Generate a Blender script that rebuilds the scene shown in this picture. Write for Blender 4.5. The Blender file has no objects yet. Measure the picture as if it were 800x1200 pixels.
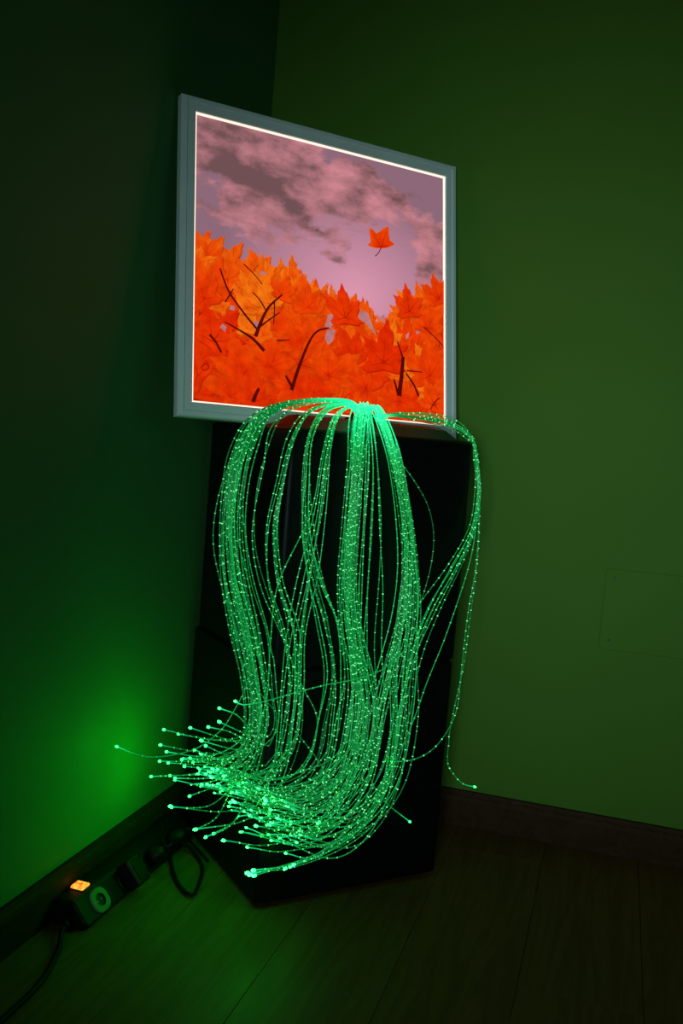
import bpy, bmesh, math, random
from mathutils import Vector, Matrix
random.seed(7)
V = Vector
sc = bpy.context.scene
col = sc.collection

# ------------------------------------------------------------------ camera
F_PX = 1091.8
CAM = V((0.8518, -2.0499, 0.8365))
YAW, PITCH, ROLL = 0.289, 0.0759, 0.079
FWD = V((-math.sin(YAW)*math.cos(PITCH), math.cos(YAW)*math.cos(PITCH), -math.sin(PITCH)))
_r0 = V((math.cos(YAW), math.sin(YAW), 0)); _u0 = _r0.cross(FWD)
RIGHT = math.cos(ROLL)*_r0 + math.sin(ROLL)*_u0
UP = -math.sin(ROLL)*_r0 + math.cos(ROLL)*_u0
cam_data = bpy.data.cameras.new('camera')
cam_data.sensor_fit = 'VERTICAL'; cam_data.sensor_height = 36; cam_data.sensor_width = 24
cam_data.lens = F_PX/1200*36
cam_data.clip_start = 0.02
cam = bpy.data.objects.new('camera', cam_data); col.objects.link(cam)
cam.matrix_world = Matrix(((RIGHT.x, UP.x, -FWD.x, CAM.x), (RIGHT.y, UP.y, -FWD.y, CAM.y),
                           (RIGHT.z, UP.z, -FWD.z, CAM.z), (0, 0, 0, 1)))
sc.camera = cam

# ------------------------------------------------------------------ world, light, exposure
world = bpy.data.worlds.new('dim_room'); sc.world = world; world.use_nodes = True
bg = world.node_tree.nodes['Background']
bg.inputs[0].default_value = (0.35, 1.0, 0.95, 1); bg.inputs[1].default_value = 0.009
vs = sc.view_settings
vs.view_transform = 'Standard'; vs.look = 'None'; vs.exposure = 0; vs.gamma = 1; vs.use_curve_mapping = False

ld = bpy.data.lights.new('fill_light', 'AREA')  # unseen fill light, added behind the camera to brighten frame and right wall
ld.shape = 'RECTANGLE'; ld.size = 0.7; ld.size_y = 0.9
ld.energy = 2.15; ld.color = (0.58, 1.0, 0.96); ld.spread = math.radians(34)
lamp = bpy.data.objects.new('fill_light', ld); col.objects.link(lamp)
lamp.location = (1.05, -4.3, 0.95)
lamp.rotation_euler = (V((0.70, 0, 0.80)) - V(lamp.location)).to_track_quat('-Z', 'Y').to_euler()

# ------------------------------------------------------------------ helpers
def ray(px, py):
    return FWD + RIGHT*((px-400)/F_PX) - UP*((py-600)/F_PX)
def on_plane(px, py, p0, n):
    d = ray(px, py)
    return CAM + d*((V(p0)-CAM).dot(n)/d.dot(n))
def at_depth(px, py, t):
    return CAM + ray(px, py)*t
def srgb(r, g, b):
    f = lambda c: (c/255/12.92) if c/255 <= .04045 else ((c/255+.055)/1.055)**2.4
    return (f(r), f(g), f(b), 1)

def new_mat(name):
    m = bpy.data.materials.new(name); m.use_nodes = True
    nt = m.node_tree
    return m, nt, nt.nodes['Principled BSDF']
def node(nt, t, **kw):
    n = nt.nodes.new(t)
    for k, v in kw.items(): setattr(n, k, v)
    return n
def plain(name, c, rough=.5, metal=0, noise=.12, scale=40, bump=0, emit=None, strength=0, spec=.5):
    m, nt, b = new_mat(name)
    tc = node(nt, 'ShaderNodeTexCoord'); nz = node(nt, 'ShaderNodeTexNoise')
    nz.inputs['Scale'].default_value = scale; nz.inputs['Detail'].default_value = 4
    nt.links.new(tc.outputs['Object'], nz.inputs['Vector'])
    rp = node(nt, 'ShaderNodeValToRGB')
    rp.color_ramp.elements[0].position = .3; rp.color_ramp.elements[1].position = .7
    rp.color_ramp.elements[0].color = tuple(x*(1-noise) for x in c[:3]) + (1,)
    rp.color_ramp.elements[1].color = tuple(min(1, x*(1+noise)) for x in c[:3]) + (1,)
    nt.links.new(nz.outputs['Fac'], rp.inputs['Fac']); nt.links.new(rp.outputs['Color'], b.inputs['Base Color'])
    b.inputs['Roughness'].default_value = rough; b.inputs['Metallic'].default_value = metal
    b.inputs['Specular IOR Level'].default_value = spec
    if bump:
        bp = node(nt, 'ShaderNodeBump'); bp.inputs['Strength'].default_value = bump; bp.inputs['Distance'].default_value = .002
        nt.links.new(nz.outputs['Fac'], bp.inputs['Height']); nt.links.new(bp.outputs['Normal'], b.inputs['Normal'])
    if emit:
        b.inputs['Emission Color'].default_value = emit; b.inputs['Emission Strength'].default_value = strength
    return m

def mesh_obj(name, verts, faces, mat, parent=None, smooth=False):
    me = bpy.data.meshes.new(name); me.from_pydata([tuple(v) for v in verts], [], faces)
    me.materials.append(mat)
    if smooth: me.polygons.foreach_set('use_smooth', [True]*len(me.polygons))
    me.update()
    o = bpy.data.objects.new(name, me); col.objects.link(o)
    if parent: o.parent = parent
    return o
def bm_obj(name, bm, mat, parent=None, smooth=False):
    me = bpy.data.meshes.new(name); bm.to_mesh(me); bm.free()
    me.materials.append(mat)
    if smooth: me.polygons.foreach_set('use_smooth', [True]*len(me.polygons))
    o = bpy.data.objects.new(name, me); col.objects.link(o)
    if parent: o.parent = parent
    return o
def box_bm(lo, hi, bevel=0, seg=2):
    bm = bmesh.new(); bmesh.ops.create_cube(bm, size=1)
    for v in bm.verts:
        v.co = V([lo[i] + (v.co[i]+.5)*(hi[i]-lo[i]) for i in range(3)])
    if bevel:
        bmesh.ops.bevel(bm, geom=bm.edges[:], offset=bevel, segments=seg, profile=.5, affect='EDGES')
    return bm
def empty(name, mat4=None, loc=None):
    o = bpy.data.objects.new(name, None); col.objects.link(o); o.empty_display_size = .05
    if mat4 is not None: o.matrix_world = mat4
    if loc is not None: o.location = loc
    return o
def tag(o, label=None, cat=None, group=None, kind=None):
    for k, v in (('label', label), ('category', cat), ('group', group), ('kind', kind)):
        if v: o[k] = v
    return o
def catmull(pts, per):
    P = [pts[0]*2-pts[1]] + list(pts) + [pts[-1]*2-pts[-2]]
    out = []
    for i in range(1, len(P)-2):
        a, b, c, d = P[i-1:i+3]
        n = max(2, int((c-b).length/per))
        for k in range(n):
            t = k/n
            out.append(.5*((2*b)+(c-a)*t+(2*a-5*b+4*c-d)*t*t+(3*b-a-3*c+d)*t*t*t))
    out.append(P[-2]); return out
def tube_geo(pts, r, sides=6, taper=None):
    vs, fs = [], []
    up = V((0, 0, 1)); prev = None
    for i, p in enumerate(pts):
        t = (pts[min(i+1, len(pts)-1)]-pts[max(i-1, 0)])
        t = t.normalized() if t.length > 1e-9 else V((0, 0, 1))
        if prev is None:
            a = t.orthogonal().normalized()
        else:
            a = prev - t*prev.dot(t); a = a.normalized() if a.length > 1e-6 else t.orthogonal().normalized()
        prev = a; b = t.cross(a)
        rr = r if taper is None else taper(i)
        for k in range(sides):
            an = 2*math.pi*k/sides
            vs.append(p+(a*math.cos(an)+b*math.sin(an))*rr)
    n = len(pts)
    for i in range(n-1):
        for k in range(sides):
            k2 = (k+1) % sides
            fs.append((i*sides+k, i*sides+k2, (i+1)*sides+k2, (i+1)*sides+k))
    fs.append(tuple(range(sides-1, -1, -1))); fs.append(tuple((n-1)*sides+k for k in range(sides)))
    return vs, fs

# ------------------------------------------------------------------ materials
def wall_mat(name, c0, c1):
    m, nt, b = new_mat(name)
    tc = node(nt, 'ShaderNodeTexCoord')
    n1 = node(nt, 'ShaderNodeTexNoise'); n1.inputs['Scale'].default_value = 3; n1.inputs['Detail'].default_value = 5
    n2 = node(nt, 'ShaderNodeTexNoise'); n2.inputs['Scale'].default_value = 220; n2.inputs['Detail'].default_value = 3
    for n in (n1, n2): nt.links.new(tc.outputs['Object'], n.inputs['Vector'])
    rp = node(nt, 'ShaderNodeValToRGB')
    rp.color_ramp.elements[0].position = .3; rp.color_ramp.elements[0].color = c0
    rp.color_ramp.elements[1].position = .75; rp.color_ramp.elements[1].color = c1
    nt.links.new(n1.outputs['Fac'], rp.inputs['Fac']); nt.links.new(rp.outputs['Color'], b.inputs['Base Color'])
    bp = node(nt, 'ShaderNodeBump'); bp.inputs['Strength'].default_value = .06; bp.inputs['Distance'].default_value = .001
    nt.links.new(n2.outputs['Fac'], bp.inputs['Height']); nt.links.new(bp.outputs['Normal'], b.inputs['Normal'])
    b.inputs['Roughness'].default_value = .7; b.inputs['Specular IOR Level'].default_value = .25
    return m
def wood_mat(name, c0, c1, rough, axis_scale=(14, 1.1, 14), spec=.5):
    m, nt, b = new_mat(name)
    tc = node(nt, 'ShaderNodeTexCoord'); mp = node(nt, 'ShaderNodeMapping')
    oi = node(nt, 'ShaderNodeObjectInfo')
    add = node(nt, 'ShaderNodeVectorMath', operation='ADD')
    mul = node(nt, 'ShaderNodeVectorMath', operation='SCALE'); mul.inputs['Scale'].default_value = 9
    cmb = node(nt, 'ShaderNodeCombineXYZ')
    nt.links.new(oi.outputs['Random'], cmb.inputs[0]); nt.links.new(oi.outputs['Random'], cmb.inputs[1])
    nt.links.new(cmb.outputs[0], mul.inputs[0])
    nt.links.new(tc.outputs['Object'], add.inputs[0]); nt.links.new(mul.outputs[0], add.inputs[1])
    mp.inputs['Scale'].default_value = axis_scale
    nt.links.new(add.outputs[0], mp.inputs['Vector'])
    nz = node(nt, 'ShaderNodeTexNoise'); nz.inputs['Scale'].default_value = 1.6; nz.inputs['Detail'].default_value = 6
    nz.inputs['Distortion'].default_value = 1.2
    nt.links.new(mp.outputs[0], nz.inputs['Vector'])
    wv = node(nt, 'ShaderNodeMath', operation='MULTIPLY'); wv.inputs[1].default_value = 9
    fr = node(nt, 'ShaderNodeMath', operation='PINGPONG'); fr.inputs[1].default_value = 1
    nt.links.new(nz.outputs['Fac'], wv.inputs[0]); nt.links.new(wv.outputs[0], fr.inputs[0])
    rp = node(nt, 'ShaderNodeValToRGB')
    rp.color_ramp.elements[0].color = c0; rp.color_ramp.elements[1].color = c1
    nt.links.new(fr.outputs[0], rp.inputs['Fac']); nt.links.new(rp.outputs['Color'], b.inputs['Base Color'])
    b.inputs['Roughness'].default_value = rough; b.inputs['Specular IOR Level'].default_value = spec
    return m
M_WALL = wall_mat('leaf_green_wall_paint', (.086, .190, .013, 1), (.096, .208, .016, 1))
M_WALL_L = wall_mat('left_wall_green', (.078, .245, .075, 1), (.086, .270, .083, 1))  # left wall base colour, bluer and stronger than the right
M_CEIL = plain('ceiling_paint', (.55, .58, .55), .8)
M_PLANK = wood_mat('laminate_wood', (.190, .078, .018, 1), (.250, .110, .028, 1), .45, spec=.18)
M_SUB = plain('joint_dark', (.05, .034, .014), .8)
M_BASE = wood_mat('dark_baseboard_wood', (.050, .019, .008, 1), (.068, .027, .011, 1), .6, spec=.08)
M_BLACK = plain('black_leatherette', (.0025, .0026, .0028), .48, bump=.1, scale=260, spec=.17)
M_FRAME = plain('white_lacquered_aluminium', (.80, .80, .80), .45, noise=.04, scale=12)
M_BACK = plain('panel_back_board', (.08, .08, .08), .6)
M_GLOW = plain('edge_light', (.9, .85, .8), .4, emit=(1.0, .82, .68, 1), strength=1.05)
M_CABLE = plain('black_cable_rubber', (.004, .004, .004), .6, spec=.15)
M_STRIP = plain('black_plastic', (.006, .006, .006), .5, spec=.22)
M_SOCK = plain('pale_socket_insert', (.18, .21, .15), .5)
M_HOLE = plain('socket_hole_black', (.004, .004, .004), .6)
M_PIN = plain('socket_contact_metal', (.5, .5, .45), .3, metal=1)
M_SWITCH, _nt, _b = new_mat('lit_orange_switch')
_tc = node(_nt, 'ShaderNodeTexCoord'); _nz = node(_nt, 'ShaderNodeTexNoise'); _nz.inputs['Scale'].default_value = 140
_nt.links.new(_tc.outputs['Object'], _nz.inputs['Vector'])
_rp = node(_nt, 'ShaderNodeValToRGB')
_rp.color_ramp.elements[0].position = .35; _rp.color_ramp.elements[0].color = (1, .10, .008, 1)
_rp.color_ramp.elements[1].position = .62; _rp.color_ramp.elements[1].color = (1, .48, .05, 1)
_nt.links.new(_nz.outputs['Fac'], _rp.inputs['Fac']); _nt.links.new(_rp.outputs['Color'], _b.inputs['Emission Color'])
_b.inputs['Emission Strength'].default_value = 1.5; _b.inputs['Base Color'].default_value = (.7, .12, .02, 1)

# ------------------------------------------------------------------ room
ROOM_Y, ROOM_X, ROOM_H = -5.0, 3.2, 2.6
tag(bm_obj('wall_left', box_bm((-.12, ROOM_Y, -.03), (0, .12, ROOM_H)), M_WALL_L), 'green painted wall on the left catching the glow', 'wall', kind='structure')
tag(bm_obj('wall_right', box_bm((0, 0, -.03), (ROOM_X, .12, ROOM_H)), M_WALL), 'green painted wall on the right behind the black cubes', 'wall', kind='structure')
tag(bm_obj('ceiling', box_bm((-.12, ROOM_Y, ROOM_H), (ROOM_X, .12, ROOM_H+.05)), M_CEIL), 'plain ceiling above the corner', 'ceiling', kind='structure')
floor = tag(bm_obj('floor', box_bm((0, ROOM_Y, -.03), (ROOM_X, 0, -.006)), M_SUB), 'dim laminate wood floor', 'floor', kind='structure')
PW, PL = .192, 1.285
pm = None
bm = box_bm((.0002, .0002, -.006), (PW-.0002, PL-.0002, 0), .0004, 1)
plank0 = bm_obj('plank', bm, M_PLANK, floor)
first = True
for i in range(9):
    off = (i*.47) % PL
    for j in range(3):
        y = -.002 - (j+1)*PL + off*0 - (0 if True else 0)
        o = plank0 if first else plank0.copy()
        if not first: col.objects.link(o); o.parent = floor
        first = False
        o.location = (.002+i*PW, -.001-off-j*PL-PL+PL*.0, 0)
# fill the short planks against the right wall
for i in range(9):
    off = (i*.47) % PL
    if off > .02:
        bm_obj('plank', box_bm((.0024+i*PW, -.0014-off+.0004, -.006), (.002+(i+1)*PW-.0004, -.0014, 0), .0007, 1), M_PLANK, floor)

def baseboard(name, length, M):
    prof = [(0, 0), (.014, 0), (.014, .058), (.012, .066), (.009, .071), (.007, .0785), (0, .0785)]
    vs = [(0, a, b) for a, b in prof] + [(length, a, b) for a, b in prof]
    n = len(prof)
    fs = [(k, (k+1) % n, n+(k+1) % n, n+k) for k in range(n)] + [tuple(range(n-1, -1, -1)), tuple(range(n, 2*n))]
    o = mesh_obj(name, vs, fs, M_BASE); o.matrix_world = M
    return o
BL_ = baseboard('baseboard_left', 4.9, Matrix(((0, 1, 0, .0005), (-1, 0, 0, -.0), (0, 0, 1, .0005), (0, 0, 0, 1))))
tag(BL_, 'dark wooden baseboard along the left wall', 'baseboard', kind='structure')
BR_ = baseboard('baseboard_right', 3.1, Matrix(((1, 0, 0, .015), (0, -1, 0, -.0005), (0, 0, 1, .0005), (0, 0, 0, 1))))
tag(BR_, 'dark wooden baseboard along the right wall', 'baseboard', kind='structure')

# blank cover plate on the right wall
cp = empty('cover_plate', loc=(.837, 0, .439)); tag(cp, 'blank rectangular cover plate painted green on the right wall', 'cover plate')
bm = bmesh.new()
W_, H_, R_ = .30, .174, .010
pts = []
for cx, cz, a0 in ((W_-R_, R_, -90), (W_-R_, H_-R_, 0), (R_, H_-R_, 90), (R_, R_, 180)):
    for k in range(5):
        a = math.radians(a0+k*22.5); pts.append((cx+R_*math.cos(a), cz+R_*math.sin(a)))
n = len(pts)
vs = [(x, 0, z) for x, z in pts] + [(x, -.0022, z) for x, z in pts]
vs += [(W_/2+(x-W_/2)*.985, -.0032, H_/2+(z-H_/2)*.975) for x, z in pts]
fs = [(k, (k+1) % n, n+(k+1) % n, n+k) for k in range(n)] + [(n+k, n+(k+1) % n, 2*n+(k+1) % n, 2*n+k) for k in range(n)]
fs.append(tuple(2*n+k for k in range(n)))
bm.free()
mesh_obj('plate', vs, fs, M_WALL, cp)
M_SCREW = plain('screw_dark', (.03, .04, .02), .5, metal=.6)
for sx, sz in ((.02, .02), (.02, .155), (.28, .02), (.28, .155)):
    b2 = bmesh.new(); bmesh.ops.create_cone(b2, cap_ends=True, segments=12, radius1=.003, radius2=.0024, depth=.002,
        matrix=Matrix.Translation((sx, -.0036, sz)) @ Matrix.Rotation(math.pi/2, 4, 'X'))
    bm_obj('screw', b2, M_SCREW, cp)

# ------------------------------------------------------------------ two stacked black cubes
TH = 0.8028
E1 = V((math.cos(TH), math.sin(TH), 0)); N1 = V((math.sin(TH), -math.cos(TH), 0)); ZZ = V((0, 0, 1))
FC = V((.3069, -.5606, 0)); PWD, PDP, PH = .3895, .372, .8546
SEAM = .432
def ped_mat(z=0):   # local x along the front face, y towards the back, z up
    return Matrix(((E1.x, -N1.x, 0, FC.x), (E1.y, -N1.y, 0, FC.y), (0, 0, 1, z), (0, 0, 0, 1)))
def dome_h(sx, t):   # the padded top bulges in front of the picture that presses it down
    a_ = max(0, min(1, (sx-.01)/(PWD-.02))); c_ = max(0, min(1, (-t-.010)/.150))
    return .023*min(1, 4.5*math.sin(math.pi*a_))*math.sin(math.pi*c_**.85)
def cushion(name, x0, x1, y0, y1, h, z, label, bev, feet, dome=False):
    root = empty(name, ped_mat(z)); tag(root, label, 'cube seat', 'stacked black cubes')
    b = bm_obj('body', box_bm((x0, y0, .006 if feet else 0), (x1, y1, h), bev, 4), M_BLACK, root, True)
    if dome:
        bm = bmesh.new(); bm.from_mesh(b.data)
        top = [f for f in bm.faces if f.normal.z > .9]
        ed = list({e for f in top for e in f.edges})
        bmesh.ops.subdivide_edges(bm, edges=ed, cuts=11, use_grid_fill=True)
        for v in bm.verts:
            if v.co.z > h-1e-4: v.co.z = h+dome_h(v.co.x, -v.co.y)
        bm.to_mesh(b.data); bm.free()
        b.data.polygons.foreach_set('use_smooth', [True]*len(b.data.polygons))
    # welted seams round top and bottom edges
    for zz in (h-bev*.55, (.006 if feet else 0)+bev*.55):
        i = bev*.18
        loop = [(x0+i, y0+i), (x1-i, y0+i), (x1-i, y1-i), (x0+i, y1-i)]
        pts = []
        r = bev
        for (cx, cy, a0) in ((x1-r, y0+r, -90), (x1-r, y1-r, 0), (x0+r, y1-r, 90), (x0+r, y0+r, 180)):
            for k in range(5):
                a = math.radians(a0+22.5*k); pts.append(V((cx+(r-i)*math.cos(a), cy+(r-i)*math.sin(a), zz)))
        pts.append(pts[0].copy())
        v, f = tube_geo(pts, .0022, 5)
        mesh_obj('piping', v, f, M_BLACK, root, True)
    if feet:
        for fx in (x0+.05, x1-.05):
            for fy in (y0+.05, y1-.05):
                b2 = bmesh.new(); bmesh.ops.create_cone(b2, cap_ends=True, segments=16, radius1=.018, radius2=.02, depth=.006, matrix=Matrix.Translation((fx, fy, .003)))
                bm_obj('foot', b2, M_STRIP, root)
    return root
cushion('black_cube', 0, PWD, 0, PDP+.016, SEAM-.0005, .0005, 'lower black padded cube standing on the floor in the corner', .012, True)
cushion('black_cube', .002, PWD, 0, PDP, PH-SEAM, SEAM, 'upper black padded cube carrying the framed picture', .010, False, True)

# ------------------------------------------------------------------ illuminated picture
TQ, LEAN = .8176, .1469
EQ = V((math.cos(TQ), math.sin(TQ), 0)); NQ = V((math.sin(TQ), -math.cos(TQ), 0))
UQ = math.cos(LEAN)*ZZ - math.sin(LEAN)*NQ; NN = EQ.cross(UQ)
Q0 = V((.0815, -.5345, .8580))
PICW, PICH, FRW = .622, .592, .0275
PM = Matrix(((EQ.x, UQ.x, NN.x, Q0.x), (EQ.y, UQ.y, NN.y, Q0.y), (EQ.z, UQ.z, NN.z, Q0.z), (0, 0, 0, 1)))
pic = empty('light_box_picture', PM)
tag(pic, 'square backlit picture of orange autumn leaves in a pale frame leaning in the corner', 'picture')
prof = [(0, -.018), (0, -.001), (.0025, .003), (.0105, .004), (.0125, .0022), (.026, .0022), (FRW, .0008), (FRW, -.018)]
def rail(axis, side):
    L = PICW if axis == 0 else PICH
    vs = []
    for end in (0, 1):
        for d, hgt in prof:
            a = d if end == 0 else L-d
            b = d if side == 0 else ((PICH if axis == 0 else PICW)-d)
            vs.append((a, b, hgt) if axis == 0 else (b, a, hgt))
    n = len(prof)
    fs = [(k, (k+1) % n, n+(k+1) % n, n+k) for k in range(n)] + [tuple(range(n)), tuple(range(2*n-1, n-1, -1))]
    o = mesh_obj('frame_rail', vs, fs, M_FRAME, pic)
    bm = bmesh.new(); bm.from_mesh(o.data); bmesh.ops.recalc_face_normals(bm, faces=bm.faces[:]); bm.to_mesh(o.data); bm.free()
for ax in (0, 1):
    for sd in (0, 1): rail(ax, sd)
bm_obj('back_board', box_bm((FRW, FRW, -.017), (PICW-FRW, PICH-FRW, -.012)), M_BACK, pic)
GL = .0032
a, b = FRW, FRW+GL
for lo, hi in (((a, a), (PICW-a, b)), ((a, PICH-b), (PICW-a, PICH-a)), ((a, b), (b, PICH-b)), ((PICW-b, b), (PICW-a, PICH-b))):
    bm_obj('edge_light', box_bm((lo[0], lo[1], -.011), (hi[0], hi[1], -.0022)), M_GLOW, pic)

# printed sky (emits: it is the backlit transparency)
def sky_print():
    m = bpy.data.materials.new('backlit_sky_print'); m.use_nodes = True
    nt = m.node_tree; nt.nodes.clear()
    out = node(nt, 'ShaderNodeOutputMaterial'); em = node(nt, 'ShaderNodeEmission')
    nt.links.new(em.outputs[0], out.inputs[0])
    tc = node(nt, 'ShaderNodeTexCoord'); sep = node(nt, 'ShaderNodeSeparateXYZ')
    nt.links.new(tc.outputs['Object'], sep.inputs[0])
    mp = node(nt, 'ShaderNodeMapping'); mp.inputs['Scale'].default_value = (9, 14, 1); mp.inputs['Rotation'].default_value = (0, 0, -.28)
    mp.inputs['Location'].default_value = (1.35, .6, 0)
    nt.links.new(tc.outputs['Object'], mp.inputs[0])
    n1 = node(nt, 'ShaderNodeTexNoise'); n1.inputs['Scale'].default_value = .85; n1.inputs['Detail'].default_value = 9; n1.inputs['Roughness'].default_value = .62
    n1.inputs['Distortion'].default_value = .25
    nt.links.new(mp.outputs[0], n1.inputs['Vector'])
    mp2 = node(nt, 'ShaderNodeMapping'); mp2.inputs['Scale'].default_value = (7, 12, 1); mp2.inputs['Location'].default_value = (4.2, 2.2, 0)
    nt.links.new(tc.outputs['Object'], mp2.inputs[0])
    n2 = node(nt, 'ShaderNodeTexNoise'); n2.inputs['Scale'].default_value = 1.5; n2.inputs['Detail'].default_value = 9; n2.inputs['Roughness'].default_value = .6
    nt.links.new(mp2.outputs[0], n2.inputs['Vector'])
    def M(op, a, b=None, c=None):
        x = node(nt, 'ShaderNodeMath', operation=op)
        for i, v in enumerate((a, b, c)):
            if v is None: continue
            if isinstance(v, (int, float)): x.inputs[i].default_value = v
            else: nt.links.new(v, x.inputs[i])
        return x.outputs[0]
    X, Y = sep.outputs[0], sep.outputs[1]
    # the cloud bank fills the upper left, a second one the right edge
    def blob(cx, cy, sx, sy, sl=0):
        dx = M('DIVIDE', M('SUBTRACT', X, cx), sx)
        dy = M('DIVIDE', M('ADD', M('SUBTRACT', Y, cy), M('MULTIPLY', M('SUBTRACT', X, cx), sl)), sy)
        r = M('SQRT', M('ADD', M('MULTIPLY', dx, dx), M('MULTIPLY', dy, dy)))
        x = node(nt, 'ShaderNodeMath', operation='SUBTRACT'); x.use_clamp = True
        x.inputs[0].default_value = 1; nt.links.new(r, x.inputs[1]); return x.outputs[0]
    bank = M('MAXIMUM', blob(.16, .50, .34, .17, .22), M('MAXIMUM', blob(.58, .38, .10, .12, .3), blob(.40, .50, .17, .07, .2)))
    cl = M('ADD', M('MULTIPLY', bank, .75), M('MULTIPLY', M('SUBTRACT', n1.outputs['Fac'], .5), 1.5))
    mr = node(nt, 'ShaderNodeMapRange'); mr.interpolation_type = 'SMOOTHSTEP'
    mr.inputs['From Min'].default_value = .15; mr.inputs['From Max'].default_value = .32
    nt.links.new(cl, mr.inputs['Value'])
    glow = blob(.37, .27, .30, .24)
    base = node(nt, 'ShaderNodeValToRGB')
    base.color_ramp.elements[0].color = srgb(140, 104, 120); base.color_ramp.elements[1].color = srgb(222, 152, 176)
    nt.links.new(glow, base.inputs['Fac'])
    ct = node(nt, 'ShaderNodeValToRGB')
    e = ct.color_ramp.elements
    e[0].position = .34; e[0].color = srgb(112, 80, 82); e[1].position = .64; e[1].color = srgb(204, 132, 142)
    em_ = e.new(.49); em_.color = srgb(170, 112, 120)
    dk = M('ADD', M('SUBTRACT', n2.outputs['Fac'], M('MULTIPLY', M('ADD', blob(.13, .475, .26, .06, .25), M('MULTIPLY', blob(.10, .535, .16, .04), .5)), .25)), 0.01)
    nt.links.new(dk, ct.inputs['Fac'])
    mx = node(nt, 'ShaderNodeMixRGB')
    nt.links.new(mr.outputs[0], mx.inputs['Fac']); nt.links.new(base.outputs[0], mx.inputs['Color1']); nt.links.new(ct.outputs[0], mx.inputs['Color2'])
    nt.links.new(mx.outputs[0], em.inputs['Color']); em.inputs['Strength'].default_value = 1
    return m
sky = bm_obj('printed_sky', box_bm((b, b, -.0118), (PICW-b, PICH-b, -.0052)), sky_print(), pic)

def pic_uv(px, py):
    p = on_plane(px, py, Q0, NN) - Q0
    return p.dot(EQ), p.dot(UQ)
# printed leaves: flat shapes in the print, one mesh, coloured per vertex
LV, LF, LC = [], [], []
zlev = [-.0050]
def poly(pts, cols):
    i0 = len(LV); z = zlev[0]
    for (x, y), c in zip(pts, cols):
        LV.append((min(max(x, b), PICW-b), min(max(y, b), PICH-b), z)); LC.append(c)
    return i0
rl = random.Random(21)
def lerp(c1, c2, t): return tuple(c1[i]+(c2[i]-c1[i])*t for i in range(3))
def leaf(cx, cy, size, ang, c_mid, c_tip, vein, squash=1.0, skew=0, shade=True):
    lobes = [(90, 1.0), (38, .86), (142, .86), (-12, .62), (192, .62)]
    lobes.sort(key=lambda q: q[0])
    outl = []
    order = [(-12, .60), (38, .86), (90, 1.0), (142, .86), (192, .60)]
    outl.append((-78, .16))
    for k, (a_, r_) in enumerate(order):
        r_ *= rl.uniform(.88, 1.12); a_ += rl.uniform(-6, 6)
        outl += [(a_-19, r_*.66), (a_-13, r_*.80), (a_-7, r_*.82), (a_, r_*1.06), (a_+7, r_*.82), (a_+13, r_*.80), (a_+19, r_*.66)]
        if k < 4: outl.append(((order[k][0]+order[k+1][0])/2, rl.uniform(.44, .58)))
    outl.append((258, .16))
    ca, sa = math.cos(ang), math.sin(ang)
    def T(a_, r_):
        x = r_*math.cos(math.radians(a_))*squash + skew*r_*math.sin(math.radians(a_)); y = r_*math.sin(math.radians(a_))
        return (cx+size*(x*ca-y*sa), cy+size*(x*sa+y*ca))
    pts = [T(0, 0)] + [T(*q) for q in outl]
    cols = [c_mid] + [lerp(c_mid, c_tip, min(1, q[1]*1.1)*rl.uniform(.45, 1.25)) for q in outl]
    n = len(outl)
    if shade:
        dk = lerp(c_tip, DEEP, .5)
        i0 = poly([(x_+.0022, y_-.0032) for x_, y_ in pts], [dk]*len(pts))
        for k in range(n-1): LF.append((i0, i0+1+k, i0+2+k))
        LF.append((i0, i0+n, i0+1)); zlev[0] += .000003
    i0 = poly(pts, cols)
    for k in range(n-1): LF.append((i0, i0+1+k, i0+2+k))
    LF.append((i0, i0+n, i0+1))
    zlev[0] += .000003
    for a_, r_ in order:
        w = .016
        p = [T(a_-90, w), T(a_, r_*.86), T(a_+90, w)]
        i1 = poly(p, [vein, lerp(vein, c_tip, .6), vein]); LF.append((i1, i1+1, i1+2))
    zlev[0] += .000003
def stroke(pxs, w0, w1, c):
    P = [V(pic_uv(*p)) for p in pxs]
    P = [V((p.x, p.y, 0)) for p in P]
    P = catmull(P, .008) if len(P) > 2 else P
    n = len(P)
    pts = []
    for i, p in enumerate(P):
        t = (P[min(i+1, n-1)]-P[max(i-1, 0)]).normalized(); nr = V((-t.y, t.x, 0))
        w = w0+(w1-w0)*i/(n-1)
        pts += [(p.x+nr.x*w, p.y+nr.y*w), (p.x-nr.x*w, p.y-nr.y*w)]
    i0 = poly(pts, [c]*len(pts))
    for i in range(n-1): LF.append((i0+2*i, i0+2*i+1, i0+2*i+3, i0+2*i+2))
    zlev[0] += .000003
def patch(pxs, c):
    pts = [pic_uv(*p) for p in pxs]; i0 = poly(pts, [c]*len(pts)); LF.append(tuple(range(i0, i0+len(pts)))); zlev[0] += .000003
SKYL = [pic_uv(*p) for p in ((222, 268), (248, 276), (271, 286), (287, 297), (308, 296), (325, 312), (341, 306), (363, 332), (379, 335),
        (404, 340), (422, 360), (435, 356), (455, 372), (467, 356), (487, 338), (510, 335), (524, 310))]
def skyline(x):
    for (x0, y0), (x1, y1) in zip(SKYL, SKYL[1:]):
        if x <= x1: return y0+(y1-y0)*max(0, (x-x0))/(x1-x0)
    return SKYL[-1][1]
C = lambda r, g, b_: srgb(r, g, b_)[:3]
YEL, ORA, ORE, RED, DEEP = C(255, 132, 22), C(252, 92, 8), C(246, 64, 4), C(232, 42, 2), C(176, 22, 0)
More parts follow.
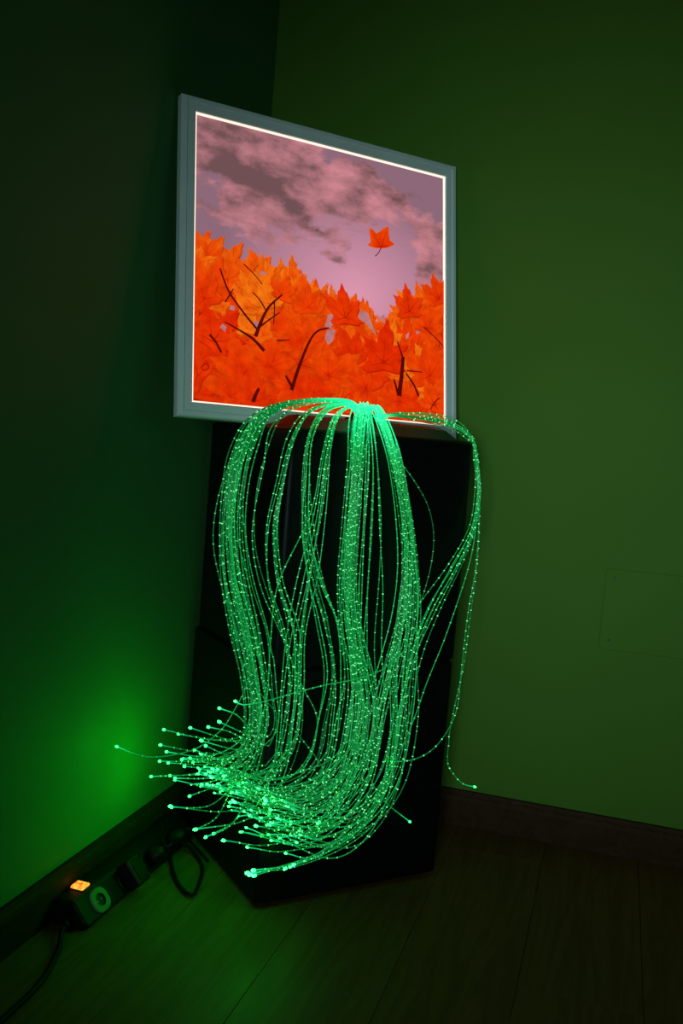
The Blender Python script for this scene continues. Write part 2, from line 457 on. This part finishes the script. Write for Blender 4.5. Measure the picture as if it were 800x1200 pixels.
# backing mass just below the skyline
xs = [b+(PICW-2*b)*k/60 for k in range(61)]
mass = []
for x in xs: mass += [(x, skyline(x)-.035-.012*rl.random()), (x, b)]
i0 = poly(mass, [ORA if k % 2 == 0 else DEEP for k in range(len(mass))])
for k in range(60): LF.append((i0+2*k, i0+2*k+1, i0+2*k+3, i0+2*k+2))
zlev[0] += .000003
# far, bright leaves along the skyline with tips up
for k in range(54):
    x = b+(PICW-2*b)*(k+rl.random())/54
    y = skyline(x)-rl.uniform(.030, .050)
    leaf(x, y, rl.uniform(.034, .056), rl.gauss(0, .4), lerp(ORA, ORE, rl.random()), lerp(YEL, ORA, rl.random()), lerp(ORE, RED, rl.random()), rl.uniform(.45, .8), rl.uniform(-.2, .2))
for k in range(120):
    x = rl.uniform(b, PICW-b); y = skyline(x)-rl.uniform(.05, .15)
    leaf(x, y, rl.uniform(.040, .070), rl.gauss(0, .9), lerp(ORA, RED, rl.random()), lerp(YEL, ORE, rl.random()), RED, rl.uniform(.55, 1), rl.uniform(-.2, .2))
SKYC = C(196, 134, 140)
BR = C(92, 14, 8)
for k in range(120):
    x = rl.uniform(b, PICW-b); top = skyline(x)-.10
    y = b + (top-b)*(1-rl.random()**.9)
    if .05 < x < .20 and y > .17 and rl.random() < .8: continue
    d = min(1, (top-y)/.2)
    leaf(x, y, rl.uniform(.055, .095), rl.uniform(-1.6, 1.6), lerp(lerp(ORE, RED, rl.random()*.6+d*.4), DEEP, .55*rl.random()*d), lerp(ORA, lerp(ORE, RED, d), rl.random()), lerp(RED, DEEP, rl.random()), rl.uniform(.6, 1.05), rl.uniform(-.25, .25))
# gaps of sky further down
for p in ([(325, 398), (336, 400), (334, 405), (327, 405)], [(385, 369), (394, 366), (393, 374), (388, 385), (381, 382)], [(384, 386), (394, 386), (390, 400), (385, 404), (381, 396)],
          [(424, 362), (432, 367), (437, 381), (442, 394), (428, 377), (418, 375)], [(444, 372), (451, 368), (452, 380), (446, 374)], [(488, 388), (497, 381), (496, 387), (489, 392)],
          [(476, 392), (480, 389), (479, 396), (476, 397)], [(484, 420), (494, 413), (496, 418), (488, 422)], [(516, 412), (523, 409), (524, 416), (518, 415)], [(323, 446), (333, 443), (334, 450), (326, 452)]):
    patch(p, SKYC)
for k in range(16):   # paler leaves lit from behind
    x, y = pic_uv(rl.gauss(285, 18), rl.gauss(362, 20)) if k < 10 else pic_uv(rl.uniform(440, 515), rl.uniform(400, 470))
    leaf(x, y, rl.uniform(.035, .06), rl.uniform(-1.5, 1.5), lerp(YEL, ORA, rl.random()), lerp(YEL, ORA, rl.random()*.6), ORE, rl.uniform(.6, 1), 0)
# big foreground leaves low in the picture
for (px, py, s, an) in ((240, 350, .075, .5), (250, 400, .08, -.6), (232, 440, .07, 1.0), (285, 440, .085, .25), (318, 430, .075, -.3), (362, 360, .06, .1), (350, 400, .06, 1.2),
                        (405, 372, .07, .1), (415, 420, .075, .6), (450, 425, .085, .05), (385, 440, .08, -.8), (505, 440, .09, .2), (500, 385, .07, -.5), (480, 365, .06, .2),
                        (470, 470, .06, 2.6), (430, 455, .06, 1.5), (515, 350, .06, .3), (350, 455, .065, 2.3), (270, 465, .05, -.9), (300, 470, .06, .6), (510, 475, .07, -.4), (330, 345, .045, -.2)):
    x, y = pic_uv(px, py)
    if not (b < x < PICW-b): x = min(max(x, b+.01), PICW-b-.01)
    leaf(x, y, s, an, lerp(ORE, RED, rl.random()), lerp(ORA, RED, rl.random()), lerp(RED, DEEP, rl.random()), rl.uniform(.75, 1.05), rl.uniform(-.15, .15))
for p in ([(271, 357), (276, 359), (275, 364), (269, 362)], [(261, 379), (266, 383), (264, 389), (258, 383)], [(300, 374), (305, 380), (301, 388), (297, 381)],
          [(305, 317), (313, 319), (312, 322), (304, 321)]):
    patch(p, SKYC)
stroke([(258, 314), (268, 340), (285, 365), (302, 386)], .0016, .0022, BR)
stroke([(300, 394), (305, 380), (315, 360), (331, 345)], .0040, .0014, BR)
stroke([(303, 384), (315, 375), (328, 366)], .002, .001, BR)
stroke([(313, 365), (304, 350), (296, 342)], .0016, .001, BR)
stroke([(322, 353), (322, 367), (321, 380)], .0014, .001, BR)
stroke([(264, 354), (274, 338)], .0015, .001, BR)
stroke([(286, 309), (299, 322), (308, 333)], .0012, .001, BR)
stroke([(264, 377), (280, 386), (297, 397), (310, 411)], .0012, .0034, BR)
stroke([(246, 392), (253, 400), (260, 413)], .0022, .0018, BR)
stroke([(297, 471), (300, 462), (304, 455)], .0038, .003, BR)
stroke([(342, 457), (350, 432), (362, 402), (372, 388), (386, 384)], .0040, .0016, BR)
stroke([(342, 452), (335, 440)], .0032, .0018, BR)
stroke([(468, 464), (471, 440), (473, 418)], .0055, .0040, BR)
stroke([(473, 420), (466, 400)], .0020, .0014, BR)
stroke([(467, 462), (462, 444)], .0030, .0018, BR)
stroke([(476, 437), (485, 450), (491, 464)], .0018, .0026, BR)
stroke([(477, 434), (495, 436)], .0016, .001, BR)
stroke([(505, 480), (509, 472), (516, 466)], .0012, .0012, BR)
stroke([(236, 430), (242, 425), (245, 431), (239, 434), (236, 430)], .0012, .0012, DEEP)
stroke([(325, 399), (340, 398)], .0016, .0008, BR)
stroke([(497, 383), (510, 395), (522, 408)], .0012, .0012, BR)
# the single leaf drifting in the sky
def px_leaf(pxs, cols):
    pts = [pic_uv(*p) for p in pxs]; i0 = poly(pts, cols)
    for k in range(1, len(pts)-1): LF.append((i0, i0+k, i0+k+1))
    LF.append((i0, i0+len(pts)-1, i0+1)); zlev[0] += .000003
px_leaf([(447, 289), (447, 291), (438, 290), (431, 287), (435, 283), (434, 277), (433, 267), (437, 268), (441, 273), (444, 272), (450, 267), (456, 265), (456, 272), (457, 281), (463, 286), (455, 290)],
        [RED] + [lerp(ORE, ORA, rl.random()) for _ in range(15)])
for q in ((433, 269), (455, 267), (461, 286), (433, 287)): stroke([(447, 289), q], .0007, .0002, DEEP)
stroke([(447, 290), (444, 296), (440, 300)], .0010, .0010, C(110, 40, 20))

def print_mat():
    m = bpy.data.materials.new('backlit_leaf_print'); m.use_nodes = True
    nt = m.node_tree; nt.nodes.clear()
    out = node(nt, 'ShaderNodeOutputMaterial'); em = node(nt, 'ShaderNodeEmission'); nt.links.new(em.outputs[0], out.inputs[0])
    at = node(nt, 'ShaderNodeVertexColor'); at.layer_name = 'ink'
    tc = node(nt, 'ShaderNodeTexCoord'); nz = node(nt, 'ShaderNodeTexNoise'); nz.inputs['Scale'].default_value = 55; nz.inputs['Detail'].default_value = 5
    nt.links.new(tc.outputs['Object'], nz.inputs['Vector'])
    rp = node(nt, 'ShaderNodeValToRGB'); rp.color_ramp.elements[0].position = .3; rp.color_ramp.elements[1].position = .72
    rp.color_ramp.elements[0].color = (.72, .55, .5, 1); rp.color_ramp.elements[1].color = (1.0, 1.0, 1.0, 1)
    nt.links.new(nz.outputs['Fac'], rp.inputs['Fac'])
    mx = node(nt, 'ShaderNodeMixRGB', blend_type='MULTIPLY'); mx.inputs['Fac'].default_value = 1
    nt.links.new(at.outputs['Color'], mx.inputs['Color1']); nt.links.new(rp.outputs[0], mx.inputs['Color2'])
    nt.links.new(mx.outputs[0], em.inputs['Color']); em.inputs['Strength'].default_value = 1
    m.cycles.emission_sampling = 'NONE'
    return m
lp = mesh_obj('printed_leaves', LV, LF, print_mat(), pic)
ca = lp.data.color_attributes.new('ink', 'FLOAT_COLOR', 'POINT')
ca.data.foreach_set('color', [x for c in LC for x in (c[0], c[1], c[2], 1)])
lp['kind'] = 'stuff'

# ------------------------------------------------------------------ fibre optic cascade
def strand_mat():
    m, nt, bb = new_mat('glowing_fibre')
    at = node(nt, 'ShaderNodeVertexColor'); at.layer_name = 'glow'
    sp = node(nt, 'ShaderNodeSeparateColor'); nt.links.new(at.outputs['Color'], sp.inputs[0])
    rp = node(nt, 'ShaderNodeValToRGB')
    e = rp.color_ramp.elements
    e[0].position = 0; e[0].color = (.002, .055, .008, 1); e[1].position = 1; e[1].color = (.010, 1.5, .52, 1)
    q = e.new(.35); q.color = (.002, .30, .05, 1)
    nt.links.new(sp.outputs[0], rp.inputs['Fac'])
    nt.links.new(rp.outputs['Color'], bb.inputs['Emission Color'])
    ml = node(nt, 'ShaderNodeMath', operation='MULTIPLY_ADD'); ml.inputs[1].default_value = .9; ml.inputs[2].default_value = .55
    nt.links.new(sp.outputs[1], ml.inputs[0]); nt.links.new(ml.outputs[0], bb.inputs['Emission Strength'])
    bb.inputs['Base Color'].default_value = (.02, .06, .03, 1); bb.inputs['Roughness'].default_value = .25
    m.cycles.emission_sampling = 'NONE'
    return m
M_STRAND = strand_mat()
def emat(name, c, s, sampling):
    m = plain(name, (.5, .8, .6), .3, emit=c, strength=s); m.cycles.emission_sampling = sampling; return m
M_SPARK = [emat('fibre_sparkle_bright', (.15, 1.0, .27, 1), 1.3, 'NONE'), emat('fibre_sparkle_soft', (.06, .70, .13, 1), .75, 'NONE')]
M_TIP = emat('fibre_tip_light', (.0035, 1.0, .013, 1), 105, 'AUTO')
M_TIPSIDE = emat('fibre_tip_side', (.030, 1.0, .16, 1), 4.0, 'NONE')

def loc(s, t, z):            # point in the frame of the cubes: s along the front, t towards the viewer
    return FC + E1*s + N1*t + ZZ*z
fib = empty('fibre_optic_cascade', loc=loc(.190, -.085, PH+dome_h(.190, -.085)))
tag(fib, 'long green glowing fibre optic strands spilling over the black cubes', 'fibre lights')
FO = V(fib.location)
bpy.context.view_layer.update()
# collar the strands leave the cube through
vsn, fsn = [], []
profc = [(.034, -.004), (.034, .003), (.024, .005), (.024, .011), (.021, .012), (.019, .012), (.019, .003)]
for k in range(24):
    a_ = 2*math.pi*k/24
    for r_, z_ in profc: vsn.append((r_*math.cos(a_), r_*math.sin(a_), z_+.0003))
npf = len(profc)
for k in range(24):
    for j in range(npf-1):
        fsn.append((k*npf+j, ((k+1) % 24)*npf+j, ((k+1) % 24)*npf+j+1, k*npf+j+1))
fsn.append(tuple(k*npf+npf-1 for k in range(24)))
mesh_obj('collar', vsn, fsn, M_STRIP, fib, True)

rf = random.Random(5)
def fp(px, py, off): return on_plane(px, py, FC+N1*off, N1)
SR = .00095
OCT = [(1, 0, 0), (-1, 0, 0), (0, 1, 0), (0, -1, 0), (0, 0, 1), (0, 0, -1)]
OCF = [(0, 2, 4), (2, 1, 4), (1, 3, 4), (3, 0, 4), (2, 0, 5), (1, 2, 5), (3, 1, 5), (0, 3, 5)]
tipbm = bmesh.new(); bmesh.ops.create_icosphere(tipbm, subdivisions=1, radius=1)
TIPV = [v.co.copy() for v in tipbm.verts]; TIPF = [tuple(v.index for v in f.verts) for f in tipbm.faces]; tipbm.free()
n_str = [0]
def strand(pts, tip=True, tipr=.0030, dim=False, hotlen=.20):
    """pts: world way-points from the collar outwards"""
    P = [p-FO for p in catmull(pts, .011)]
    # keep clear of the cubes and the wall
    Q = []
    for p in P:
        w = p+FO; d = w-FC
        s, t = d.dot(E1), d.dot(N1)
        if w.z < PH+.001+dome_h(s, t) and -.002 < s < PWD+.002 and -PDP-.02 < t < .003:
            if w.z > PH-.02 and t < -.012: w.z = PH+.0025+dome_h(s, t)
            else: w = w+N1*(.003-t)
        if w.x < .006: w.x = .006
        if w.y > -.006: w.y = -.006
        if w.z < .004: w.z = .004
        Q.append(w-FO)
    P = Q
    L = [0]
    for a_, c_ in zip(P, P[1:]): L.append(L[-1]+(c_-a_).length)
    T = L[-1]
    v, f = tube_geo(P, SR, 5)
    o = mesh_obj('strand', v, f, M_STRAND, fib, True)
    var = rf.random()*(.35 if dim else 1)
    cd = []
    for l in L:
        hot = max(0, 1-max(0, l-.3*hotlen)/hotlen)**1.3
        if tip: hot = max(hot, .62*max(0, 1-(T-l)/.085), .25*max(0, 1-(T-l)/.22))
        hot = max(hot, .10+.16*var)
        cd += [hot, var, 0, 1]*5
    cat_ = o.data.color_attributes.new('glow', 'FLOAT_COLOR', 'POINT'); cat_.data.foreach_set('color', cd)
    # sparkle points along it
    sv, sf = [], []
    l = .08+rf.random()*.02; i = 0
    while l < T-.02:
        while i < len(L)-2 and L[i+1] < l: i += 1
        if rf.random() < .93:
            u = (l-L[i])/max(1e-6, L[i+1]-L[i]); p = P[i].lerp(P[i+1], u)
            r_ = rf.uniform(.0011, .00195); b0 = len(sv)
            sv += [p+V(q)*r_ for q in OCT]; sf += [tuple(b0+x for x in q) for q in OCF]
        l += rf.gauss(.0165, .0025)
    if sv:
        so = mesh_obj('sparkle_points', sv, sf, M_SPARK[0 if rf.random() < .55 else 1], o, True); so['kind'] = 'stuff'
    if tip:
        d = (P[-1]-P[-3]).normalized(); a_ = d.orthogonal().normalized(); c_ = d.cross(a_)
        tv = [P[-1]+(a_*q.x+c_*q.y)*tipr+d*q.z*tipr*1.5 for q in TIPV]
        to = mesh_obj('tip', tv, TIPF, M_TIPSIDE, o, True)
        to.data.materials.append(M_TIP)      # the cut end face throws the light forwards
        for pf in to.data.polygons:
            if pf.normal.dot(d) > .55: pf.material_index = 1
    n_str[0] += 1
    return o

TOPO = lambda: FO+V((rf.gauss(0, .006), rf.gauss(0, .006), .005))
TIPS = [(192, 855), (209, 860), (223, 853), (244, 852), (257, 830), (257, 846), (188, 873), (195, 881), (187, 892), (197, 894), (177, 910), (199, 909), (201, 946),
        (230, 972), (241, 981), (250, 977), (236, 868), (241, 874), (213, 890), (234, 901), (255, 919), (205, 912), (216, 898), (226, 893), (222, 933)]
def tip_target(k):
    if k < len(TIPS): return TIPS[k]
    t = rf.random()   # dense band of ends
    return (rf.gauss(228+t*95, 20), rf.gauss(890+t*72, 17))
tipc = [0]
def ends(p3, last, k1, k2, region):
    """smooth sweep from the last guide point (world point + pixel) out to a tip"""
    lx, ly = last
    if region[0] == 'list' and tipc[0] < len(TIPS):
        tx, ty = TIPS[tipc[0]]; tipc[0] += 1; r_ = .0030
    else:
        t = rf.uniform(*region[1]); tx, ty = rf.gauss(222+t*98, 17), rf.gauss(886+t*76, 13); r_ = rf.uniform(.0013, .0026)
    d0 = (p3-CAM).dot(FWD); d1 = rf.uniform(1.70, 1.79) if tx < 232 else rf.uniform(1.60, 1.70)
    dx = lx-tx; k1 *= rf.uniform(.8, 1.15); k2 += rf.gauss(0, 7)
    A, B_, C_, D = V((lx, ly)), V((lx-.03*dx, ly+k1)), V((tx+.48*dx, ty+k2)), V((tx, ty))
    out = []
    for t in (.22, .45, .70, 1):
        q = A*(1-t)**3+B_*3*t*(1-t)**2+C_*3*t*t*(1-t)+D*t**3
        out.append(at_depth(q.x, q.y, d0+(d1-d0)*t-.02*math.sin(math.pi*t)))
    return out, r_

def bundle(count, guide, width, k1, k2, region, hotlen=.20):
    """guide: (px, py, offset from the front face); width: px spread at each way-point"""
    for c in range(count):
        a_, b_ = rf.gauss(0, .5), rf.gauss(0, .5); oo = rf.uniform(-.5, .5)
        pts = [TOPO()]
        for (px, py, off), w in zip(guide, width):
            a_ += rf.gauss(0, .16); b_ += rf.gauss(0, .1)
            x, y = px+a_*w, py+b_*w*.35
            pts.append(fp(x, y, off+oo*min(.02, w*.0012)))
        e_, r_ = ends(pts[-1], (x, y), k1, k2, region)
        strand(pts+e_, tipr=r_, hotlen=hotlen)

# thick left swag over the left edge
bundle(36, [(405, 470, -.06), (352, 470, -.045), (308, 486, -.03), (285, 524, -.015), (274, 572, -.01), (271, 625, -.01), (277, 680, -.005), (290, 740, .0), (301, 800, .005), (304, 842, .015)],
       [4, 6, 8, 10, 10, 11, 13, 14, 12, 13], 46, 10, ('list', (0, .45)))
# second, thinner left swags
bundle(9, [(405, 473, -.05), (365, 480, -.02), (342, 512, .01), (328, 565, .015), (318, 620, .015), (322, 680, .015), (338, 740, .02), (342, 800, .02), (335, 845, .03)],
       [5, 6, 7, 7, 9, 12, 14, 12, 16], 60, 14, ('band', (.1, .6)))
bundle(10, [(412, 474, -.05), (380, 480, -.02), (362, 510, .012), (356, 560, .015), (356, 620, .018), (366, 680, .02), (378, 730, .02), (386, 790, .02), (378, 845, .035)],
       [5, 6, 7, 8, 10, 13, 17, 18, 20], 78, 26, ('band', (.2, .75)))
bundle(8, [(415, 475, -.04), (395, 488, .0), (382, 530, .014), (372, 600, .016), (356, 680, .02), (344, 750, .02), (340, 810, .02), (334, 850, .03)],
       [5, 7, 9, 14, 24, 26, 24, 24], 60, 20, ('band', (.1, .7)))
# heavy middle fall
bundle(38, [(426, 474, -.05), (422, 492, .0), (418, 540, .018), (413, 610, .022), (409, 680, .022), (411, 730, .022), (420, 790, .025), (421, 835, .035)],
       [9, 11, 11, 11, 11, 11, 13, 17], 96, 34, ('band', (.2, .95)))
# right fall
bundle(14, [(438, 475, -.05), (452, 500, .002), (464, 540, .016), (474, 600, .02), (479, 660, .022), (476, 715, .024), (464, 775, .028), (453, 840, .035)],
       [8, 9, 9, 10, 11, 14, 20, 26], 120, 48, ('band', (.45, 1.1)))
bundle(5, [(432, 476, -.05), (440, 500, .002), (446, 550, .016), (452, 620, .02), (454, 690, .022), (452, 760, .024), (450, 830, .03)],
       [6, 8, 10, 18, 24, 26, 24], 110, 44, ('band', (.4, 1.0)))
# strands running along the top to the right, then down the right edge and back
bundle(7, [(462, 486, -.07), (500, 489, -.06), (531, 497, -.045), (552, 513, -.015), (559, 545, .008), (560, 580, .014), (553, 620, .02), (532, 665, .024), (502, 715, .03), (478, 770, .035), (462, 840, .04)],
       [12, 28, 20, 6, 3, 4, 5, 9, 13, 16, 20], 130, 50, ('band', (.5, 1.2)), .07)
def single(pix, tipoff=None, **kw):
    pts = [TOPO()] + [fp(*p) for p in pix]
    strand(pts, **kw)
# free single strands
single([(462, 488, -.06), (500, 491, -.05), (533, 500, -.04), (553, 515, -.012), (560, 548, .008), (561, 600, .016), (558, 660, .018), (548, 720, .02), (541, 780, .02), (534, 835, .02), (513, 872, .03), (488, 889, .035), (459, 893, .04)], tipr=.0024, hotlen=.07)
single([(462, 487, -.06), (502, 490, -.05), (534, 497, -.04), (554, 513, -.012), (561, 548, .006), (562, 600, .004), (559, 660, -.002), (551, 720, -.004), (543, 780, -.004), (530, 840, -.002), (523, 888, .0), (532, 908, .0), (543, 919, .0), (556, 922, .0)], tipr=.0026, hotlen=.07)
single([(462, 488, -.06), (505, 492, -.05), (534, 502, -.04), (552, 516, -.010), (558, 548, .010), (559, 600, .016), (550, 660, .018), (524, 740, .02), (500, 800, .02), (482, 850, .03), (455, 905, .035), (420, 960, .04), (380, 995, .045), (340, 1016, .05)], tipr=.0024, hotlen=.07)
single([(448, 490, -.02), (462, 530, .012), (485, 563, .016), (501, 592, .02), (508, 625, .02), (505, 662, .02), (494, 702, .022), (478, 745, .025), (462, 800, .03), (445, 850, .035), (410, 910, .05), (345, 955, .05), (275, 940, .03)], tipr=.0028)
single([(400, 470, -.06), (340, 473, -.04), (296, 500, -.02), (268, 545, -.01), (253, 595, -.005), (250, 640, -.005), (259, 685, .0), (273, 735, .005), (288, 785, .01), (315, 825, .02), (350, 862, .03), (378, 900, .04), (395, 940, .05), (373, 964, .05)], tipr=.003)
single([(405, 472, -.055), (352, 476, -.04), (318, 500, .004), (309, 545, .012), (298, 600, .012), (296, 640, .012), (306, 690, .012), (330, 745, .02), (352, 800, .025), (372, 850, .03), (345, 920, .05), (290, 960, .05), (229, 972, .02)])
single([(403, 472, -.055), (356, 474, -.04), (330, 488, .004), (312, 530, .012), (300, 580, .012), (299, 640, .012), (315, 700, .014), (340, 770, .02), (352, 840, .03), (320, 920, .05), (270, 950, .045), (200, 945, .02)])
# diagonal strand crossing low, and one ending beside the left fall
single([(440, 480, -.04), (458, 520, .012), (478, 600, .03), (490, 690, .04), (484, 745, .05), (455, 780, .055), (420, 795, .055), (380, 803, .05), (345, 812, .045), (310, 822, .03), (285, 826, .02), (276, 822, .02)], tipr=.0026)
single([(405, 470, -.055), (345, 472, -.04), (300, 495, -.02), (276, 545, -.01), (268, 600, -.005), (272, 660, .0), (282, 730, .005), (292, 790, .01), (270, 840, .01), (252, 862, .005), (225, 879, .0), (185, 887, -.05), (160, 884, -.09), (137, 875, -.13)], tipr=.0026)
single([(440, 480, -.04), (462, 530, .014), (476, 610, .02), (470, 700, .024), (450, 780, .028), (432, 850, .035), (432, 905, .04), (450, 938, .04), (480, 963, .035)], tipr=.0026)
single([(430, 480, -.04), (420, 530, .016), (412, 640, .024), (416, 760, .028), (428, 840, .035), (400, 905, .05), (360, 945, .055), (330, 955, .06), (300, 945, .06), (347, 987, .06)][:8] + [(310, 965, .06), (347, 987, .065)], tipr=.0026)
for k, tp in enumerate(((290, 993), (318, 985), (352, 978), (262, 985), (394, 930), (300, 968), (335, 1000), (282, 975))):
    j = rf.uniform(-16, 20)
    single([(440, 476, -.05), (456, 505, .004), (470+j*.4, 560, .018), (482+j*.5, 640, .022), (482+j, 720, .026), (474+j, 790, .03), (470+j, 850, .035), (456+j, 905, .04),
            (425+j, max(945, tp[1]-25)+j*.5, .045), (tp[0]+.4*(415-tp[0]), max(tp[1], 960)+4, .05), (tp[0], tp[1], .045)], tipr=rf.uniform(.0016, .003))
# low sweep gathering at the bottom
for k, tp in enumerate(((290, 1023), (297, 1020), (298, 1026), (334, 1018), (344, 1013), (293, 1025))):
    j = rf.uniform(-10, 12)
    st = [(440, 476, -.05), (455, 505, .004), (468+j*.4, 560, .018), (478+j*.5, 640, .022), (474+j, 720, .026), (466+j, 790, .03), (466+j, 860, .035), (458+j, 915, .04), (432+j, 962, .045), (392+j, 994, .05), (345, 1013+j*.3, .05)]
    if tp[0] > 320: st = st[:-1] + [(378, 1002, .05)]
    single(st + [(tp[0], tp[1], .05)], tipr=.0034 if tp[0] < 320 else .003)
print('strands', n_str[0], 'tips', tipc[0])

# ------------------------------------------------------------------ power strip by the left wall
ps = empty('power_strip', loc=(.018, -.742, 0)); tag(ps, 'black power strip with a lit orange switch against the left baseboard', 'power strip')
PSL = .40
prof = [(0, 0), (.060, 0), (.066, .005), (.066, .010), (.040, .041), (.034, .044), (.006, .044), (0, .038)]
def extr(name, prof, y0, y1, mat, parent, inset=.006):
    n = len(prof); cx = sum(p[0] for p in prof)/n; cz = sum(p[1] for p in prof)/n
    vs = []
    for y, k in ((y0, .80), (y0+inset, 1), (y1-inset, 1), (y1, .80)):
        vs += [(cx+(p[0]-cx)*k, y, max(.0004, cz+(p[1]-cz)*k) if p[1] > 0 else .0004) for p in prof]
    fs = []
    for s in range(3):
        fs += [(s*n+k, (s+1)*n+k, (s+1)*n+(k+1) % n, s*n+(k+1) % n) for k in range(n)]
    fs += [tuple(range(n)), tuple(3*n+k for k in range(n-1, -1, -1))]
    return mesh_obj(name, vs, fs, mat, parent)
extr('body', prof, 0, PSL, M_STRIP, ps)
# rocker switch on the top
sw = bm_obj('switch', box_bm((.006, .040, .0435), (.030, .064, .049), .002, 2), M_SWITCH, ps, True)
bm_obj('switch_bezel', box_bm((.003, .037, .0432), (.033, .067, .0452), .001, 1), M_STRIP, ps)
# sockets on the sloping face
for k in range(4):
    yc = .058+k*.085
    # local frame on slope: u along y, v up the slope, w outward
    vdir = V((-.026, 0, .031)).normalized(); wdir = V((.031, 0, .026)).normalized()
    ctr = V((.053, yc, .0255))
    def sp_(u, v_, w): return ctr+V((0, 1, 0))*u+vdir*v_+wdir*w
    rim = []
    for q in range(24):
        a_ = 2*math.pi*q/24; ex = 2.6
        cu, cv = math.cos(a_), math.sin(a_)
        rr = 1/((abs(cu)**ex+abs(cv)**ex)**(1/ex))
        rim.append((cu*rr*.023, cv*rr*.0205))
    vs = [sp_(u, v_, -.001) for u, v_ in rim] + [sp_(u, v_, .003) for u, v_ in rim] + [sp_(u*.92, v_*.92, .004) for u, v_ in rim]
    vs += [sp_(.0120*math.cos(2*math.pi*q/24), .0120*math.sin(2*math.pi*q/24)*.92, .004) for q in range(24)]
    fs = []
    for s in range(3): fs += [(s*24+q, s*24+(q+1) % 24, (s+1)*24+(q+1) % 24, (s+1)*24+q) for q in range(24)]
    so = mesh_obj('socket', vs, fs, M_SOCK if k == 0 else M_STRIP, ps)
    vs = [sp_(.0120*math.cos(2*math.pi*q/24), .0110*math.sin(2*math.pi*q/24), .004) for q in range(24)] + [sp_(.0110*math.cos(2*math.pi*q/24), .0105*math.sin(2*math.pi*q/24), .0005) for q in range(24)]
    mesh_obj('socket_well', vs, [(q, (q+1) % 24, 24+(q+1) % 24, 24+q) for q in range(24)] + [tuple(24+q for q in range(24))], M_HOLE, so)
    for du in (-.006, .006):
        mesh_obj('contact', [sp_(du+.0016*math.cos(q), .0016*math.sin(q), .0012) for q in [2*math.pi*z/8 for z in range(8)]], [tuple(range(8))], M_PIN, so)
def tube(name, pts, r, mat, parent=None, sides=8, per=.012):
    v, f = tube_geo(catmull(pts, per), r, sides); return mesh_obj(name, v, f, mat, parent, True)
fl = lambda px, py, z=.0045: on_plane(px, py, (0, 0, z), ZZ)
O = V(ps.location)
v_ = [O+V((.030, .004, .016)), fl(72, 1092, .012), fl(70, 1108, .006)] + [fl(*p) for p in ((63, 1125), (52, 1145), (32, 1168), (8, 1190), (-25, 1222), (-60, 1260))]
tube('mains_cable', [p-O for p in v_], .0044, M_CABLE, ps)
tube('cable_gland', [V((.030, .006, .016)), V((.030, -.008, .0155)), v_[1]-O+V((0, .012, .002))], .0065, M_CABLE, ps)
# two plugs in the further sockets with their cables
def plug_with_cable(yc, label, path, rad):
    root = empty('plug_cable', loc=O+V((.053, yc, .0255))+V((.031, 0, .026)).normalized()*.0045); tag(root, label, 'cable')
    R0 = V(root.location)
    vdir = V((-.026, 0, .031)).normalized(); wdir = V((.031, 0, .026)).normalized()
    vs = []; segs = ((.019, -.003+.003), (.019, .016), (.014, .026), (.007, .036))
    for rr, w in segs:
        for q in range(16):
            a_ = 2*math.pi*q/16; vs.append(V((0, 1, 0))*rr*math.cos(a_)+vdir*rr*.75*math.sin(a_)+wdir*w)
    fs = []
    for s in range(3): fs += [(s*16+q, s*16+(q+1) % 16, (s+1)*16+(q+1) % 16, (s+1)*16+q) for q in range(16)]
    fs += [tuple(range(15, -1, -1)), tuple(48+q for q in range(16))]
    mesh_obj('plug', vs, fs, M_STRIP, root, True)
    pts = [wdir*.034, wdir*.05] + [p-R0 for p in path]
    tube('cord', pts, rad, M_CABLE, root)
plug_with_cable(.232, 'black cord looping over the floor beside the cube', [fl(205, 985, .030), fl(222, 993, .014), fl(236, 1013, .006), fl(234, 1032, .006), fl(225, 1049, .006), fl(212, 1040, .006), fl(203, 1022, .006), fl(199, 1000, .012), fl(200, 984, .02), fl(212, 972, .012), loc(-.012, -.33, .006)+V((0, 0, 0))], .0036)
plug_with_cable(.317, 'thin black cord running from the power strip to the cube corner', [fl(200, 972, .04), fl(206, 966, .03), fl(214, 970, .012), fl(222, 984, .006), loc(-.010, -.20, .006)], .0026)
# a mains adapter sits in the second socket
ad = empty('mains_adapter', loc=O+V((.053, .147, .0255))); tag(ad, 'black mains adapter block plugged into the power strip', 'adapter')
wd = V((.031, 0, .026)).normalized(); vd = V((-.026, 0, .031)).normalized()
for nm, lo, hi, bv in (('body', (-.020, -.024, .005), (.020, .026, .034), .004), ('ridge', (-.012, -.014, .034), (.012, .016, .0355), .0006)):
    bm = box_bm(lo, hi, bv, 2)
    for v in bm.verts: v.co = V((0, 1, 0))*v.co.x+vd*v.co.y+wd*v.co.z
    bmesh.ops.recalc_face_normals(bm, faces=bm.faces[:])
    bm_obj(nm, bm, M_STRIP, ad)
